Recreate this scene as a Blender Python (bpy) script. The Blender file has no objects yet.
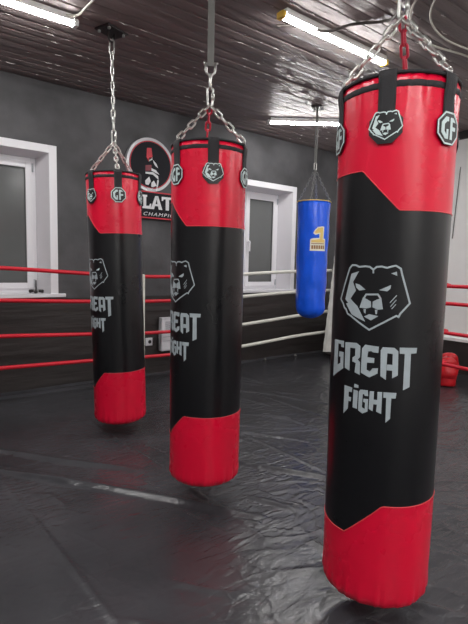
import bpy, bmesh, math, random
import numpy as np
from mathutils import Vector, Matrix, noise
random.seed(7)
sc = bpy.context.scene
COL = sc.collection
PI = math.pi
CEIL = 2.66
WALL = 4.31          # inner face of the window wall
EAST = 5.25          # inner face of the white wall

# ------------------------------------------------------------------ materials
def mat(name, color, rough=0.5, metal=0.0, spec=0.5, noise_amt=0.0, noise_scale=6.0,
        bump=0.0, bump_scale=40.0, stretch=(1, 1, 1), coat=0.0, emit=None, detail=4.0, rough_var=0.0):
    m = bpy.data.materials.new(name); m.use_nodes = True
    nt = m.node_tree; b = nt.nodes['Principled BSDF']
    b.inputs['Base Color'].default_value = (*color, 1)
    b.inputs['Roughness'].default_value = rough
    b.inputs['Metallic'].default_value = metal
    b.inputs['Specular IOR Level'].default_value = spec
    b.inputs['Coat Weight'].default_value = coat
    b.inputs['Coat Roughness'].default_value = 0.15
    if emit:
        b.inputs['Emission Color'].default_value = (*emit[0], 1)
        b.inputs['Emission Strength'].default_value = emit[1]
    if noise_amt or bump or rough_var:
        tc = nt.nodes.new('ShaderNodeTexCoord'); mp = nt.nodes.new('ShaderNodeMapping')
        mp.inputs['Scale'].default_value = stretch
        nt.links.new(tc.outputs['Object'], mp.inputs['Vector'])
    if noise_amt or rough_var:
        n = nt.nodes.new('ShaderNodeTexNoise'); n.inputs['Scale'].default_value = noise_scale
        n.inputs['Detail'].default_value = detail
        nt.links.new(mp.outputs['Vector'], n.inputs['Vector'])
    if noise_amt:
        r = nt.nodes.new('ShaderNodeValToRGB')
        r.color_ramp.elements[0].position = 0.3; r.color_ramp.elements[1].position = 0.7
        r.color_ramp.elements[0].color = (*[c * (1 - noise_amt) for c in color], 1)
        r.color_ramp.elements[1].color = (*[min(1, c * (1 + noise_amt)) for c in color], 1)
        nt.links.new(n.outputs['Fac'], r.inputs['Fac'])
        nt.links.new(r.outputs['Color'], b.inputs['Base Color'])
    if rough_var:
        mr = nt.nodes.new('ShaderNodeMapRange')
        mr.inputs['To Min'].default_value = max(0.03, rough - rough_var)
        mr.inputs['To Max'].default_value = rough + rough_var
        nt.links.new(n.outputs['Fac'], mr.inputs['Value'])
        nt.links.new(mr.outputs['Result'], b.inputs['Roughness'])
    if bump:
        n2 = nt.nodes.new('ShaderNodeTexNoise'); n2.inputs['Scale'].default_value = bump_scale
        n2.inputs['Detail'].default_value = 4
        nt.links.new(mp.outputs['Vector'], n2.inputs['Vector'])
        bp = nt.nodes.new('ShaderNodeBump'); bp.inputs['Strength'].default_value = bump
        bp.inputs['Distance'].default_value = 0.01
        nt.links.new(n2.outputs['Fac'], bp.inputs['Height'])
        nt.links.new(bp.outputs['Normal'], b.inputs['Normal'])
    return m

M = {}
M['black_leather'] = mat('black leather', (0.006, 0.006, 0.0075), 0.29, spec=0.5, bump=0.08, bump_scale=9, rough_var=0.06, noise_scale=5)
M['red_leather'] = mat('red leather', (0.78, 0.002, 0.036), 0.28, spec=0.6, bump=0.10, bump_scale=11, rough_var=0.05, noise_scale=5)
M['red_piping'] = mat('red piping', (0.75, 0.06, 0.07), 0.4)
M['print'] = mat('silver print', (0.42, 0.48, 0.51), 0.45, noise_amt=0.06, noise_scale=30)
M['badge_print'] = mat('pale badge print', (0.66, 0.78, 0.78), 0.45)
M['badge'] = mat('black rubber badge', (0.010, 0.011, 0.012), 0.45)
M['strap'] = mat('black webbing', (0.022, 0.021, 0.024), 0.75, bump=0.3, bump_scale=300)
M['grey_strap'] = mat('grey webbing', (0.17, 0.17, 0.16), 0.7, bump=0.3, bump_scale=300)
M['chrome'] = mat('zinc steel', (0.50, 0.50, 0.48), 0.34, 0.85)
M['red_chain'] = mat('red painted chain', (0.55, 0.06, 0.10), 0.35, 0.3)
M['dark_steel'] = mat('dark steel', (0.05, 0.045, 0.045), 0.45, 0.7)
M['blue_vinyl'] = mat('blue vinyl', (0.008, 0.11, 0.84), 0.22, bump=0.6, bump_scale=9, noise_amt=0.12, noise_scale=4)
M['gold'] = mat('gold print', (0.75, 0.55, 0.16), 0.4)
M['cream'] = mat('cream print', (0.80, 0.78, 0.66), 0.5)
M['brown_print'] = mat('brown print', (0.30, 0.15, 0.05), 0.5)
M['rope_red'] = mat('red rope sleeve', (0.66, 0.012, 0.03), 0.4, bump=0.2, bump_scale=60)
M['rope_white'] = mat('white rope sleeve', (0.74, 0.74, 0.66), 0.45, bump=0.2, bump_scale=60)
M['pad'] = mat('white pad cover', (0.62, 0.62, 0.58), 0.5, noise_amt=0.10, noise_scale=9, bump=0.25, bump_scale=25)
M['pvc'] = mat('white pvc', (0.78, 0.77, 0.80), 0.30)
M['reveal'] = mat('white reveal panel', (0.74, 0.72, 0.75), 0.42)
M['gasket'] = mat('grey gasket', (0.10, 0.10, 0.10), 0.6)
M['pane'] = mat('frosted night pane', (0.13, 0.135, 0.135), 0.16, noise_amt=0.12, noise_scale=1.2)
M['plastic_white'] = mat('white plastic', (0.74, 0.75, 0.78), 0.4)
M['plastic_grey'] = mat('grey plastic', (0.45, 0.47, 0.50), 0.4)
M['black_hole'] = mat('black plastic', (0.015, 0.015, 0.015), 0.6)
M['sign_black'] = mat('sign black', (0.010, 0.010, 0.014), 0.6, spec=0.2)
M['sign_red'] = mat('sign red', (0.55, 0.01, 0.03), 0.4)
M['sign_darkred'] = mat('sign dark red', (0.20, 0.015, 0.03), 0.4)
M['sign_white'] = mat('sign white', (0.72, 0.72, 0.74), 0.4)
M['sign_silver'] = mat('sign silver', (0.50, 0.50, 0.52), 0.35, 0.3)
M['glove'] = mat('red glove leather', (0.60, 0.012, 0.02), 0.33, bump=0.2, bump_scale=22)
M['tube'] = mat('lit tube', (1, 1, 1), 0.5, emit=((1.0, 0.985, 0.97), 20.0))
M['lamp_house'] = mat('lamp housing', (0.88, 0.88, 0.86), 0.45)
M['lamp_cap'] = mat('yellow lamp cap', (0.72, 0.45, 0.06), 0.45)
M['lamp_cap_grey'] = mat('grey lamp cap', (0.55, 0.55, 0.54), 0.45)
M['cable_dark'] = mat('dark cable', (0.07, 0.06, 0.055), 0.5)
M['cable_pale'] = mat('pale cable', (0.50, 0.48, 0.42), 0.5)
M['plaster'] = mat('dark grey plaster', (0.068, 0.067, 0.071), 0.62, noise_amt=0.42, noise_scale=2.6, bump=0.25, bump_scale=16, detail=8)
M['white_wall'] = mat('white wall paint', (0.84, 0.84, 0.82), 0.55, noise_amt=0.04, noise_scale=3, bump=0.05, bump_scale=30)
M['back_wall'] = mat('grey wall paint', (0.30, 0.30, 0.30), 0.6, noise_amt=0.08, noise_scale=3)
M['sheet'] = mat('dark wall sheet', (0.032, 0.027, 0.026), 0.40, bump=0.5, bump_scale=5, stretch=(0.5, 1, 5), rough_var=0.1, noise_scale=4)
M['flecks'] = mat('pale seam filler', (0.58, 0.54, 0.52), 0.3)
M['dark_trim'] = mat('dark trim', (0.02, 0.018, 0.018), 0.5)

def ceiling_material():
    m = bpy.data.materials.new('glossy brown boards'); m.use_nodes = True
    nt = m.node_tree; b = nt.nodes['Principled BSDF']; L = nt.links.new
    tc = nt.nodes.new('ShaderNodeTexCoord')
    def mapped(scale):
        mp = nt.nodes.new('ShaderNodeMapping'); mp.inputs['Scale'].default_value = scale
        L(tc.outputs['Object'], mp.inputs['Vector']); return mp.outputs['Vector']
    n1 = nt.nodes.new('ShaderNodeTexNoise'); n1.inputs['Scale'].default_value = 1.0; n1.inputs['Detail'].default_value = 5
    L(mapped((1.2, 10.0, 1)), n1.inputs['Vector'])
    r = nt.nodes.new('ShaderNodeValToRGB')
    r.color_ramp.elements[0].position = 0.28; r.color_ramp.elements[1].position = 0.75
    r.color_ramp.elements[0].color = (0.165, 0.134, 0.130, 1); r.color_ramp.elements[1].color = (0.300, 0.250, 0.244, 1)
    L(n1.outputs['Fac'], r.inputs['Fac']); L(r.outputs['Color'], b.inputs['Base Color'])
    b.inputs['Roughness'].default_value = 0.46; b.inputs['Specular IOR Level'].default_value = 0.12; b.inputs['Coat Weight'].default_value = 0.14; b.inputs['Coat Roughness'].default_value = 0.10
    n2 = nt.nodes.new('ShaderNodeTexNoise'); n2.inputs['Scale'].default_value = 1.0; n2.inputs['Detail'].default_value = 6
    n2.inputs['Roughness'].default_value = 0.65
    L(mapped((5.0, 38.0, 1)), n2.inputs['Vector'])
    n3 = nt.nodes.new('ShaderNodeTexNoise'); n3.inputs['Scale'].default_value = 60.0; n3.inputs['Detail'].default_value = 3
    L(mapped((0.6, 1.0, 1)), n3.inputs['Vector'])
    b1 = nt.nodes.new('ShaderNodeBump'); b1.inputs['Strength'].default_value = 0.7; b1.inputs['Distance'].default_value = 0.012
    L(n2.outputs['Fac'], b1.inputs['Height'])
    b2 = nt.nodes.new('ShaderNodeBump'); b2.inputs['Strength'].default_value = 0.6; b2.inputs['Distance'].default_value = 0.006
    L(n3.outputs['Fac'], b2.inputs['Height']); L(b1.outputs['Normal'], b2.inputs['Normal'])
    L(b2.outputs['Normal'], b.inputs['Normal']); L(b2.outputs['Normal'], b.inputs['Coat Normal'])
    return m
M['ceiling'] = ceiling_material()

def floor_material():
    m = bpy.data.materials.new('black tarpaulin'); m.use_nodes = True
    nt = m.node_tree; b = nt.nodes['Principled BSDF']; L = nt.links.new
    tc = nt.nodes.new('ShaderNodeTexCoord')
    n0 = nt.nodes.new('ShaderNodeTexNoise'); n0.inputs['Scale'].default_value = 2.2; n0.inputs['Detail'].default_value = 6
    L(tc.outputs['Object'], n0.inputs['Vector'])
    r = nt.nodes.new('ShaderNodeValToRGB')
    r.color_ramp.elements[0].position = 0.3; r.color_ramp.elements[1].position = 0.72
    r.color_ramp.elements[0].color = (0.034, 0.034, 0.038, 1); r.color_ramp.elements[1].color = (0.058, 0.058, 0.065, 1)
    L(n0.outputs['Fac'], r.inputs['Fac']); L(r.outputs['Color'], b.inputs['Base Color'])
    mr = nt.nodes.new('ShaderNodeMapRange'); mr.inputs['To Min'].default_value = 0.12; mr.inputs['To Max'].default_value = 0.32
    L(n0.outputs['Fac'], mr.inputs['Value']); L(mr.outputs['Result'], b.inputs['Roughness'])
    # creases: ridged voronoi warped by noise, strongest in patches
    nd = nt.nodes.new('ShaderNodeTexNoise'); nd.inputs['Scale'].default_value = 3.0; nd.inputs['Detail'].default_value = 4
    L(tc.outputs['Object'], nd.inputs['Vector'])
    mx = nt.nodes.new('ShaderNodeMix'); mx.data_type = 'VECTOR'; mx.inputs['Factor'].default_value = 0.30
    L(tc.outputs['Object'], mx.inputs[4]); L(nd.outputs['Color'], mx.inputs[5])
    v = nt.nodes.new('ShaderNodeTexVoronoi'); v.feature = 'DISTANCE_TO_EDGE'; v.inputs['Scale'].default_value = 7.0
    L(mx.outputs[1], v.inputs['Vector'])
    mv = nt.nodes.new('ShaderNodeMapRange'); mv.inputs['From Max'].default_value = 0.10
    mv.inputs['To Min'].default_value = 1.0; mv.inputs['To Max'].default_value = 0.0
    L(v.outputs['Distance'], mv.inputs['Value'])
    mul = nt.nodes.new('ShaderNodeMath'); mul.operation = 'MULTIPLY'
    L(mv.outputs['Result'], mul.inputs[0]); L(n0.outputs['Fac'], mul.inputs[1])
    n2 = nt.nodes.new('ShaderNodeTexNoise'); n2.inputs['Scale'].default_value = 15.0; n2.inputs['Detail'].default_value = 8
    n2.inputs['Distortion'].default_value = 1.2
    mp2 = nt.nodes.new('ShaderNodeMapping'); mp2.inputs['Rotation'].default_value = (0, 0, math.radians(52)); mp2.inputs['Scale'].default_value = (0.35, 1.3, 1)
    L(tc.outputs['Object'], mp2.inputs['Vector']); L(mp2.outputs['Vector'], n2.inputs['Vector'])
    add = nt.nodes.new('ShaderNodeMath'); add.operation = 'MULTIPLY_ADD'; add.inputs[1].default_value = 0.35
    L(mul.outputs[0], add.inputs[0]); L(n2.outputs['Fac'], add.inputs[2])
    bp = nt.nodes.new('ShaderNodeBump'); bp.inputs['Strength'].default_value = 0.50; bp.inputs['Distance'].default_value = 0.016
    L(add.outputs[0], bp.inputs['Height']); sx = nt.nodes.new('ShaderNodeSeparateXYZ'); L(tc.outputs['Object'], sx.inputs[0])
    mk = nt.nodes.new('ShaderNodeMapRange'); mk.inputs['From Min'].default_value = 0.9; mk.inputs['From Max'].default_value = 1.7
    mk.inputs['To Min'].default_value = 0.26; mk.inputs['To Max'].default_value = 0.55
    L(sx.outputs['X'], mk.inputs['Value']); L(mk.outputs['Result'], bp.inputs['Strength'])
    L(bp.outputs['Normal'], b.inputs['Normal'])
    return m
M['floor'] = floor_material()

# ------------------------------------------------------------------ mesh helpers
class MB:
    def __init__(s): s.v = []; s.f = []
    def add(s, vs, fs):
        o = len(s.v); s.v += [tuple(v) for v in vs]; s.f += [tuple(i + o for i in f) for f in fs]; return s
    def box(s, x0, x1, y0, y1, z0, z1):
        vs = [(x, y, z) for z in (z0, z1) for y in (y0, y1) for x in (x0, x1)]
        return s.add(vs, [(0, 2, 3, 1), (4, 5, 7, 6), (0, 1, 5, 4), (2, 6, 7, 3), (0, 4, 6, 2), (1, 3, 7, 5)])
    def hexa(s, q0, q1):      # two quads joined into a closed solid
        return s.add(list(q0) + list(q1), [(3, 2, 1, 0), (4, 5, 6, 7)] + [(i, (i + 1) % 4, 4 + (i + 1) % 4, 4 + i) for i in range(4)])
    def tube(s, pts, r, n=8, closed=False, caps=True):
        pts = [Vector(p) for p in pts]; N = len(pts); rings = []
        rr = r if isinstance(r, (list, tuple)) else [r] * N
        t0 = (pts[1] - pts[0]).normalized()
        up = Vector((0, 0, 1)) if abs(t0.z) < 0.9 else Vector((1, 0, 0))
        nrm = (up - t0 * up.dot(t0)).normalized()
        for i, p in enumerate(pts):
            a = pts[i - 1] if (i > 0 or closed) else p
            b = pts[(i + 1) % N] if (i < N - 1 or closed) else p
            t = (b - a).normalized()
            nrm = (nrm - t * nrm.dot(t)).normalized(); bi = t.cross(nrm)
            rings.append([p + (nrm * math.cos(2 * PI * k / n) + bi * math.sin(2 * PI * k / n)) * rr[i] for k in range(n)])
        vs = [v for ring in rings for v in ring]; fs = []
        for i in range(N if closed else N - 1):
            j = (i + 1) % N
            for k in range(n):
                fs.append((i * n + k, i * n + (k + 1) % n, j * n + (k + 1) % n, j * n + k))
        if caps and not closed:
            fs.append(tuple(range(n))[::-1]); fs.append(tuple((N - 1) * n + k for k in range(n)))
        return s.add(vs, fs)
    def grid(s, rows, closed_u=False):
        nr, nc = len(rows), len(rows[0]); fs = []
        for j in range(nr - 1):
            for i in range(nc if closed_u else nc - 1):
                k = (i + 1) % nc
                fs.append((j * nc + i, j * nc + k, (j + 1) * nc + k, (j + 1) * nc + i))
        return s.add([p for row in rows for p in row], fs)
    def build(s, name, m, parent=None, smooth=False, bevel=0.0):
        me = bpy.data.meshes.new(name); me.from_pydata(s.v, [], s.f); me.update()
        bm = bmesh.new(); bm.from_mesh(me); bmesh.ops.recalc_face_normals(bm, faces=bm.faces); bm.to_mesh(me); bm.free()
        return link(name, me, m, parent, smooth, bevel)

def link(name, me, m, parent=None, smooth=False, bevel=0.0):
    o = bpy.data.objects.new(name, me); COL.objects.link(o)
    me.materials.append(M[m] if isinstance(m, str) else m)
    if smooth:
        me.polygons.foreach_set('use_smooth', [True] * len(me.polygons)); me.update()
    if bevel:
        b = o.modifiers.new('bevel', 'BEVEL'); b.width = bevel; b.segments = 2; b.limit_method = 'ANGLE'
    if parent: o.parent = parent
    return o

def tag(o, label, cat, group=None):
    o['label'] = label; o['category'] = cat
    if group: o['group'] = group
    return o
def thing(name, label, cat, loc=(0, 0, 0), rotz=0, group=None):
    o = bpy.data.objects.new(name, None); COL.objects.link(o)
    o.location = loc; o.rotation_euler = (0, 0, rotz); o.empty_display_size = 0.1
    return tag(o, label, cat, group)
def struct(o):
    o['kind'] = 'structure'; return o

def stroke(pts, w, closed=False):
    """a polyline as mitred quads in the plane"""
    P = [Vector(p).to_2d() for p in pts]; n = len(P); L = []; R = []
    for i in range(n):
        a = P[i - 1] if (i > 0 or closed) else None
        b = P[(i + 1) % n] if (i < n - 1 or closed) else None
        d1 = (P[i] - a).normalized() if a is not None else None
        d2 = (b - P[i]).normalized() if b is not None else None
        if d1 is None: d1 = d2
        if d2 is None: d2 = d1
        n1 = Vector((-d1.y, d1.x)); n2 = Vector((-d2.y, d2.x))
        mt = n1 + n2
        mt = mt.normalized() if mt.length > 1e-6 else n1
        k = min(2.0, 1 / max(0.3, mt.dot(n1)))
        L.append(P[i] + mt * w / 2 * k); R.append(P[i] - mt * w / 2 * k)
    return [[L[i], L[(i + 1) % n], R[(i + 1) % n], R[i]] for i in range(n if closed else n - 1)]

def flat_solid(polys, th, mapper, step=0.012, cut=True):
    """planar polygons -> triangulated, finely cut, extruded by th and bent through mapper(u, v, w)"""
    bm = bmesh.new()
    for p in polys:
        vs = [bm.verts.new((q[0], q[1], 0)) for q in p]
        try: bm.faces.new(vs)
        except ValueError: pass
    bmesh.ops.recalc_face_normals(bm, faces=bm.faces)
    for f in bm.faces:
        if f.normal.z < 0: f.normal_flip()
    bmesh.ops.triangulate(bm, faces=bm.faces)
    if cut:
        us = [v.co.x for v in bm.verts]
        x = math.ceil(min(us) / step) * step
        while x < max(us):
            bmesh.ops.bisect_plane(bm, geom=bm.verts[:] + bm.edges[:] + bm.faces[:], plane_co=(x, 0, 0), plane_no=(1, 0, 0), dist=1e-6)
            x += step
    ext = bmesh.ops.extrude_face_region(bm, geom=bm.faces[:])
    for g in ext['geom']:
        if isinstance(g, bmesh.types.BMVert): g.co.z = th
    bmesh.ops.recalc_face_normals(bm, faces=bm.faces)
    for v in bm.verts: v.co = mapper(v.co.x, v.co.y, v.co.z)
    me = bpy.data.meshes.new('print'); bm.to_mesh(me); bm.free()
    return me

def link_ring(mb, c, d, side, L, W, r, n=22):
    """one chain link: a stadium of round wire; d = long axis, side = short axis"""
    c = Vector(c); d = Vector(d).normalized(); side = Vector(side); side = (side - d * side.dot(d)).normalized()
    h = (L - W) / 2; pts = []
    for k in range(n):
        a = 2 * PI * k / n
        x = math.cos(a) * (W / 2 - r); y = math.sin(a) * (W / 2 - r) + (h if math.sin(a) >= 0 else -h)
        pts.append(c + d * y + side * x)
    mb.tube(pts, r, 7, closed=True)
def chain_mb(p0, p1, L=0.05, W=0.026, r=0.004, twist=0.5):
    p0 = Vector(p0); p1 = Vector(p1); d = p1 - p0; n = max(2, round(d.length / (L - 3 * r)))
    dd = d.normalized(); a = Vector((0, 0, 1)) if abs(dd.z) < 0.8 else Vector((1, 0, 0))
    s1 = dd.cross(a).normalized(); s2 = dd.cross(s1); mb = MB(); pitch = d.length / n
    for i in range(n):
        t = twist + (PI / 2 if i % 2 else 0)
        link_ring(mb, p0 + dd * pitch * (i + 0.5), dd, s1 * math.cos(t) + s2 * math.sin(t), pitch + 3 * r, W, r)
    return mb

# ------------------------------------------------------------------ camera
FP = 475.0
cam_d = bpy.data.cameras.new('camera'); cam = bpy.data.objects.new('camera', cam_d); COL.objects.link(cam)
cam_d.sensor_fit = 'HORIZONTAL'; cam_d.sensor_width = 36; cam_d.lens = FP / 468 * 36
cam_d.clip_start = 0.05
CP = Vector((0, 0, 1.14)); pit = math.atan(46 / FP); rol = math.radians(1.25)
FH = Vector((0.6157, 0.788, 0)).normalized(); Z = Vector((0, 0, 1)); RH = FH.cross(Z)
Fw = math.cos(pit) * FH - math.sin(pit) * Z; U0 = RH.cross(Fw)
Rw = math.cos(rol) * RH + math.sin(rol) * U0; Uw = -math.sin(rol) * RH + math.cos(rol) * U0
cam.matrix_world = Matrix(((Rw.x, Uw.x, -Fw.x, CP.x), (Rw.y, Uw.y, -Fw.y, CP.y), (Rw.z, Uw.z, -Fw.z, CP.z), (0, 0, 0, 1)))
sc.camera = cam

# ------------------------------------------------------------------ the room
X0, Y0 = -1.6, -2.6
def axis_steps(a, b, fine_a, fine_b, fine, coarse):
    out = [a]; x = a
    while x < b - 1e-6:
        x = min(b, x + (fine if fine_a - 1e-6 <= x < fine_b else coarse)); out.append(x)
    return np.array(out)
gx = axis_steps(X0, EAST + 0.02, 0.2, 4.2, 0.011, 0.06)
gy = axis_steps(Y0, WALL + 0.02, 0.6, 4.33, 0.011, 0.1)
GX, GY = np.meshgrid(gx, gy)
H = np.zeros_like(GX)
def crease(pts, h, w):
    """a soft ridge of the sheet along a polyline, fading out at its ends"""
    global H
    best = np.full(GX.shape, 1e9); fade = np.ones(GX.shape); tot = len(pts) - 1
    for i in range(tot):
        (ax, ay), (bx, by) = pts[i], pts[i + 1]
        dx, dy = bx - ax, by - ay; l2 = dx * dx + dy * dy
        t = np.clip(((GX - ax) * dx + (GY - ay) * dy) / l2, 0, 1)
        d = np.hypot(GX - ax - t * dx, GY - ay - t * dy)
        s = (i + t) / tot; fd = np.clip(np.minimum(s, 1 - s) * 3.2, 0, 1) ** 1.5
        m = d < best; best = np.where(m, d, best); fade = np.where(m, fd, fade)
    H = H + 1.5 * h * fade * np.exp(-(best / (0.8 * w)) ** 2)
crease([(1.29, 4.25), (1.28, 3.15), (1.32, 2.29), (1.33, 0.6)], 0.004, 0.014)
crease([(0.53, 3.6), (0.55, 2.5), (0.61, 1.31), (0.63, 0.7)], 0.003, 0.014)
crease([(0.30, 3.10), (0.56, 2.82), (0.79, 2.50), (1.20, 1.94), (1.36, 1.68), (1.5, 1.45)], 0.014, 0.030)
crease([(-0.9, 4.235), (2.6, 4.235)], 0.012, 0.022)
crease([(0.10, 3.22), (0.50, 2.96), (0.76, 2.62), (1.16, 2.06), (1.40, 1.70)], 0.007, 0.018)
crease([(0.30, 3.35), (0.63, 3.12), (0.88, 2.77), (1.13, 2.47), (1.3, 2.2)], 0.010, 0.030)
crease([(1.55, 2.40), (1.72, 2.13), (2.00, 1.70), (2.25, 1.30)], 0.011, 0.026)
crease([(0.55, 1.45), (0.66, 1.33), (0.86, 1.07), (1.05, 0.8)], 0.004, 0.016)
crease([(1.30, 1.20), (1.44, 0.90), (1.6, 0.65)], 0.010, 0.020)
crease([(1.6, 2.9), (2.1, 2.5), (2.45, 1.95)], 0.006, 0.02)
crease([(2.05, 3.05), (2.06, 1.2)], 0.004, 0.015)
crease([(2.3, 3.9), (2.9, 3.2), (3.2, 2.5)], 0.006, 0.02)
crease([(2.82, 3.9), (2.84, 1.3)], 0.004, 0.015)
rng = random.Random(11)
for k in range(46):       # small random folds, running mostly one way
    x, y = rng.uniform(0.3, 4.6), rng.uniform(0.7, 4.0); a = math.radians(rng.gauss(-58, 24)); l = rng.uniform(0.15, 0.6)
    mx, my = x + math.cos(a) * l * 0.5 + rng.uniform(-.04, .04), y + math.sin(a) * l * 0.5 + rng.uniform(-.04, .04)
    crease([(x, y), (mx, my), (x + math.cos(a) * l, y + math.sin(a) * l)], rng.uniform(0.002, 0.006), rng.uniform(0.014, 0.026))
for k in range(60):       # thin sharp wrinkles, denser towards the right where the sheet is more crumpled
    x, y = 1.0 + 2.6 * rng.random() ** 0.8, rng.uniform(0.7, 3.2); a = math.radians(rng.gauss(-45, 30)); l = rng.uniform(0.2, 0.8)
    b2 = a + rng.uniform(-.35, .35)
    crease([(x, y), (x + math.cos(a) * l * .5, y + math.sin(a) * l * .5), (x + (math.cos(a) + math.cos(b2)) * l * .5, y + (math.sin(a) + math.sin(b2)) * l * .5)], rng.uniform(0.0015, 0.0035), rng.uniform(0.010, 0.016))
H -= 0.028 * np.clip((WALL - 0.2 - GY) / 1.0, 0, 1) * np.clip((4.3 - GX) / 0.9, 0, 1)
H += 0.0022 * np.sin(GX * 5.1 + 1.7 * np.sin(GY * 2.3)) + 0.0018 * np.sin(GY * 6.3 + 1.3 * np.sin(GX * 3.1))
H += 0.035 * np.exp(-((WALL - GY) / 0.035).clip(0)) - 0.004
fm = bpy.data.meshes.new('floor')
nx, ny = len(gx), len(gy)
idx = np.arange(nx * ny).reshape(ny, nx)
quads = np.stack([idx[:-1, :-1], idx[:-1, 1:], idx[1:, 1:], idx[1:, :-1]], -1).reshape(-1, 4)
fm.vertices.add(nx * ny); fm.vertices.foreach_set('co', np.stack([GX, GY, H], -1).reshape(-1))
fm.loops.add(quads.size); fm.loops.foreach_set('vertex_index', quads.reshape(-1))
fm.polygons.add(len(quads)); fm.polygons.foreach_set('loop_start', np.arange(len(quads)) * 4)
fm.update(calc_edges=True)
struct(link('floor', fm, 'floor', smooth=True))

cx = [X0 - 0.02 + (EAST + 0.04 - X0) * i / 270 for i in range(271)]
fl = MB(); cb = MB(); y = Y0; crng = random.Random(3)
while y < WALL + 0.05:    # boards running along the window wall, each edge eased, each a little proud or shy
    w = 0.098 + crng.uniform(-0.01, 0.01); dz = crng.uniform(-0.003, 0.002); g = 0.003
    rows = []
    for x in cx:
        q = 0.0012 * noise.noise(Vector((x * 1.3, y * 9, 2)))
        l1 = max(0.0, noise.noise(Vector((x * 9, y * 31, 0))) + 0.55 * noise.noise(Vector((x * 31, y * 31, 5))) - 0.12) * 0.011
        l2 = max(0.0, noise.noise(Vector((x * 11, y * 17, 9))) - 0.22) * 0.007
        rows.append([(x, y, CEIL + 0.006), (x, y + 0.001, CEIL + 0.004), (x, y + 0.004, CEIL + dz - l1), (x, y + 0.009, CEIL + dz + q - 0.4 * l1), (x, y + 0.020, CEIL + dz + q),
                     (x, y + w * 0.55, CEIL + dz + q - l2), (x, y + w * 0.62, CEIL + dz + q - l2 * 0.4), (x, y + w - g, CEIL + dz + q), (x, y + w - 0.001, CEIL + 0.004), (x, y + w, CEIL + 0.006)])
    cb.grid(rows)
    x = X0
    while x < EAST - 0.1:          # small raised pale flecks strung along the seam
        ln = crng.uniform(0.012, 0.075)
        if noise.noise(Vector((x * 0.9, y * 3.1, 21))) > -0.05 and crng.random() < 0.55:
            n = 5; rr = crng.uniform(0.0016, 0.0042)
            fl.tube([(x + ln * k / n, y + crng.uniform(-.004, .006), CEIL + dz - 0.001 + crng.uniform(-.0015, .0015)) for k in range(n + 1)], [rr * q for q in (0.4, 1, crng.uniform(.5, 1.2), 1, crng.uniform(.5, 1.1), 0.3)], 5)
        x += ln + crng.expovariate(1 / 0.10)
    y += w
cb.box(X0 - 0.1, EAST + 0.1, Y0 - 0.1, WALL + 0.4, CEIL + 0.03, CEIL + 0.10)
ceil_obj = struct(cb.build('ceiling', 'ceiling', smooth=True))
flecks = fl.build('seam_flecks', 'flecks', ceil_obj, True); flecks['label'] = 'pale flecks along the board seams'

# window wall with two openings
W1 = dict(x0=0.02, x1=1.302, z0=0.862, z1=2.072)
W2 = dict(x0=3.00, x1=4.246, z0=0.862, z1=2.066)
T = 0.24
wl = MB()
for a, b in ((X0 - 0.1, W1['x0']), (W1['x1'], W2['x0']), (W2['x1'], EAST + 0.2)): wl.box(a, b, WALL, WALL + T, -0.05, CEIL + 0.03)
for w in (W1, W2):
    wl.box(w['x0'], w['x1'], WALL, WALL + T, -0.05, w['z0'] - 0.03); wl.box(w['x0'], w['x1'], WALL, WALL + T, w['z1'], CEIL + 0.03)
struct(wl.build('wall_left', 'plaster'))
struct(MB().box(EAST, EAST + 0.15, Y0, WALL + T, -0.05, CEIL + 0.03).build('wall_right', 'white_wall'))
struct(MB().box(X0 - 0.1, EAST + 0.15, Y0 - 0.15, Y0, -0.05, CEIL + 0.03).build('wall_back', 'white_wall'))
struct(MB().box(X0 - 0.15, X0, Y0, WALL + T, -0.05, CEIL + 0.03).build('wall_front', 'back_wall'))
# dark sheet over the lower wall, below the sills (slightly rippled)
rows = []
for j in range(30):
    z = 0.02 + 0.80 * j / 29
    rows.append([(X0 + (EAST - X0) * i / 120, WALL - 0.006 - 0.004 * noise.noise(Vector((i * 0.35, j * 0.9, 0))) - 0.003 * noise.noise(Vector((i * 0.1, j * 1.9, 4))), z) for i in range(121)])
struct(MB().grid(rows).build('trim_1', 'sheet', smooth=True))
# dark plinth and pale ledge along the white wall, dark strip under the ceiling
rows = []
for j in range(12):
    z = 0.0 + 0.355 * j / 11
    rows.append([(EAST - 0.045 - 0.004 * noise.noise(Vector((i * 0.4, j * 0.9, 7))), Y0 + (WALL - 0.02 - Y0) * i / 90, z) for i in range(91)])
pl = MB().grid(rows); struct(pl.build('trim_2', 'sheet', smooth=True))
struct(MB().box(EAST - 0.06, EAST + 0.01, Y0, WALL - 0.02, 0.355, 0.392).build('trim_3', 'white_wall', bevel=0.004))
struct(MB().box(EAST - 0.03, EAST + 0.01, Y0, WALL, 2.575, CEIL + 0.01).build('trim_4', 'dark_trim'))

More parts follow.
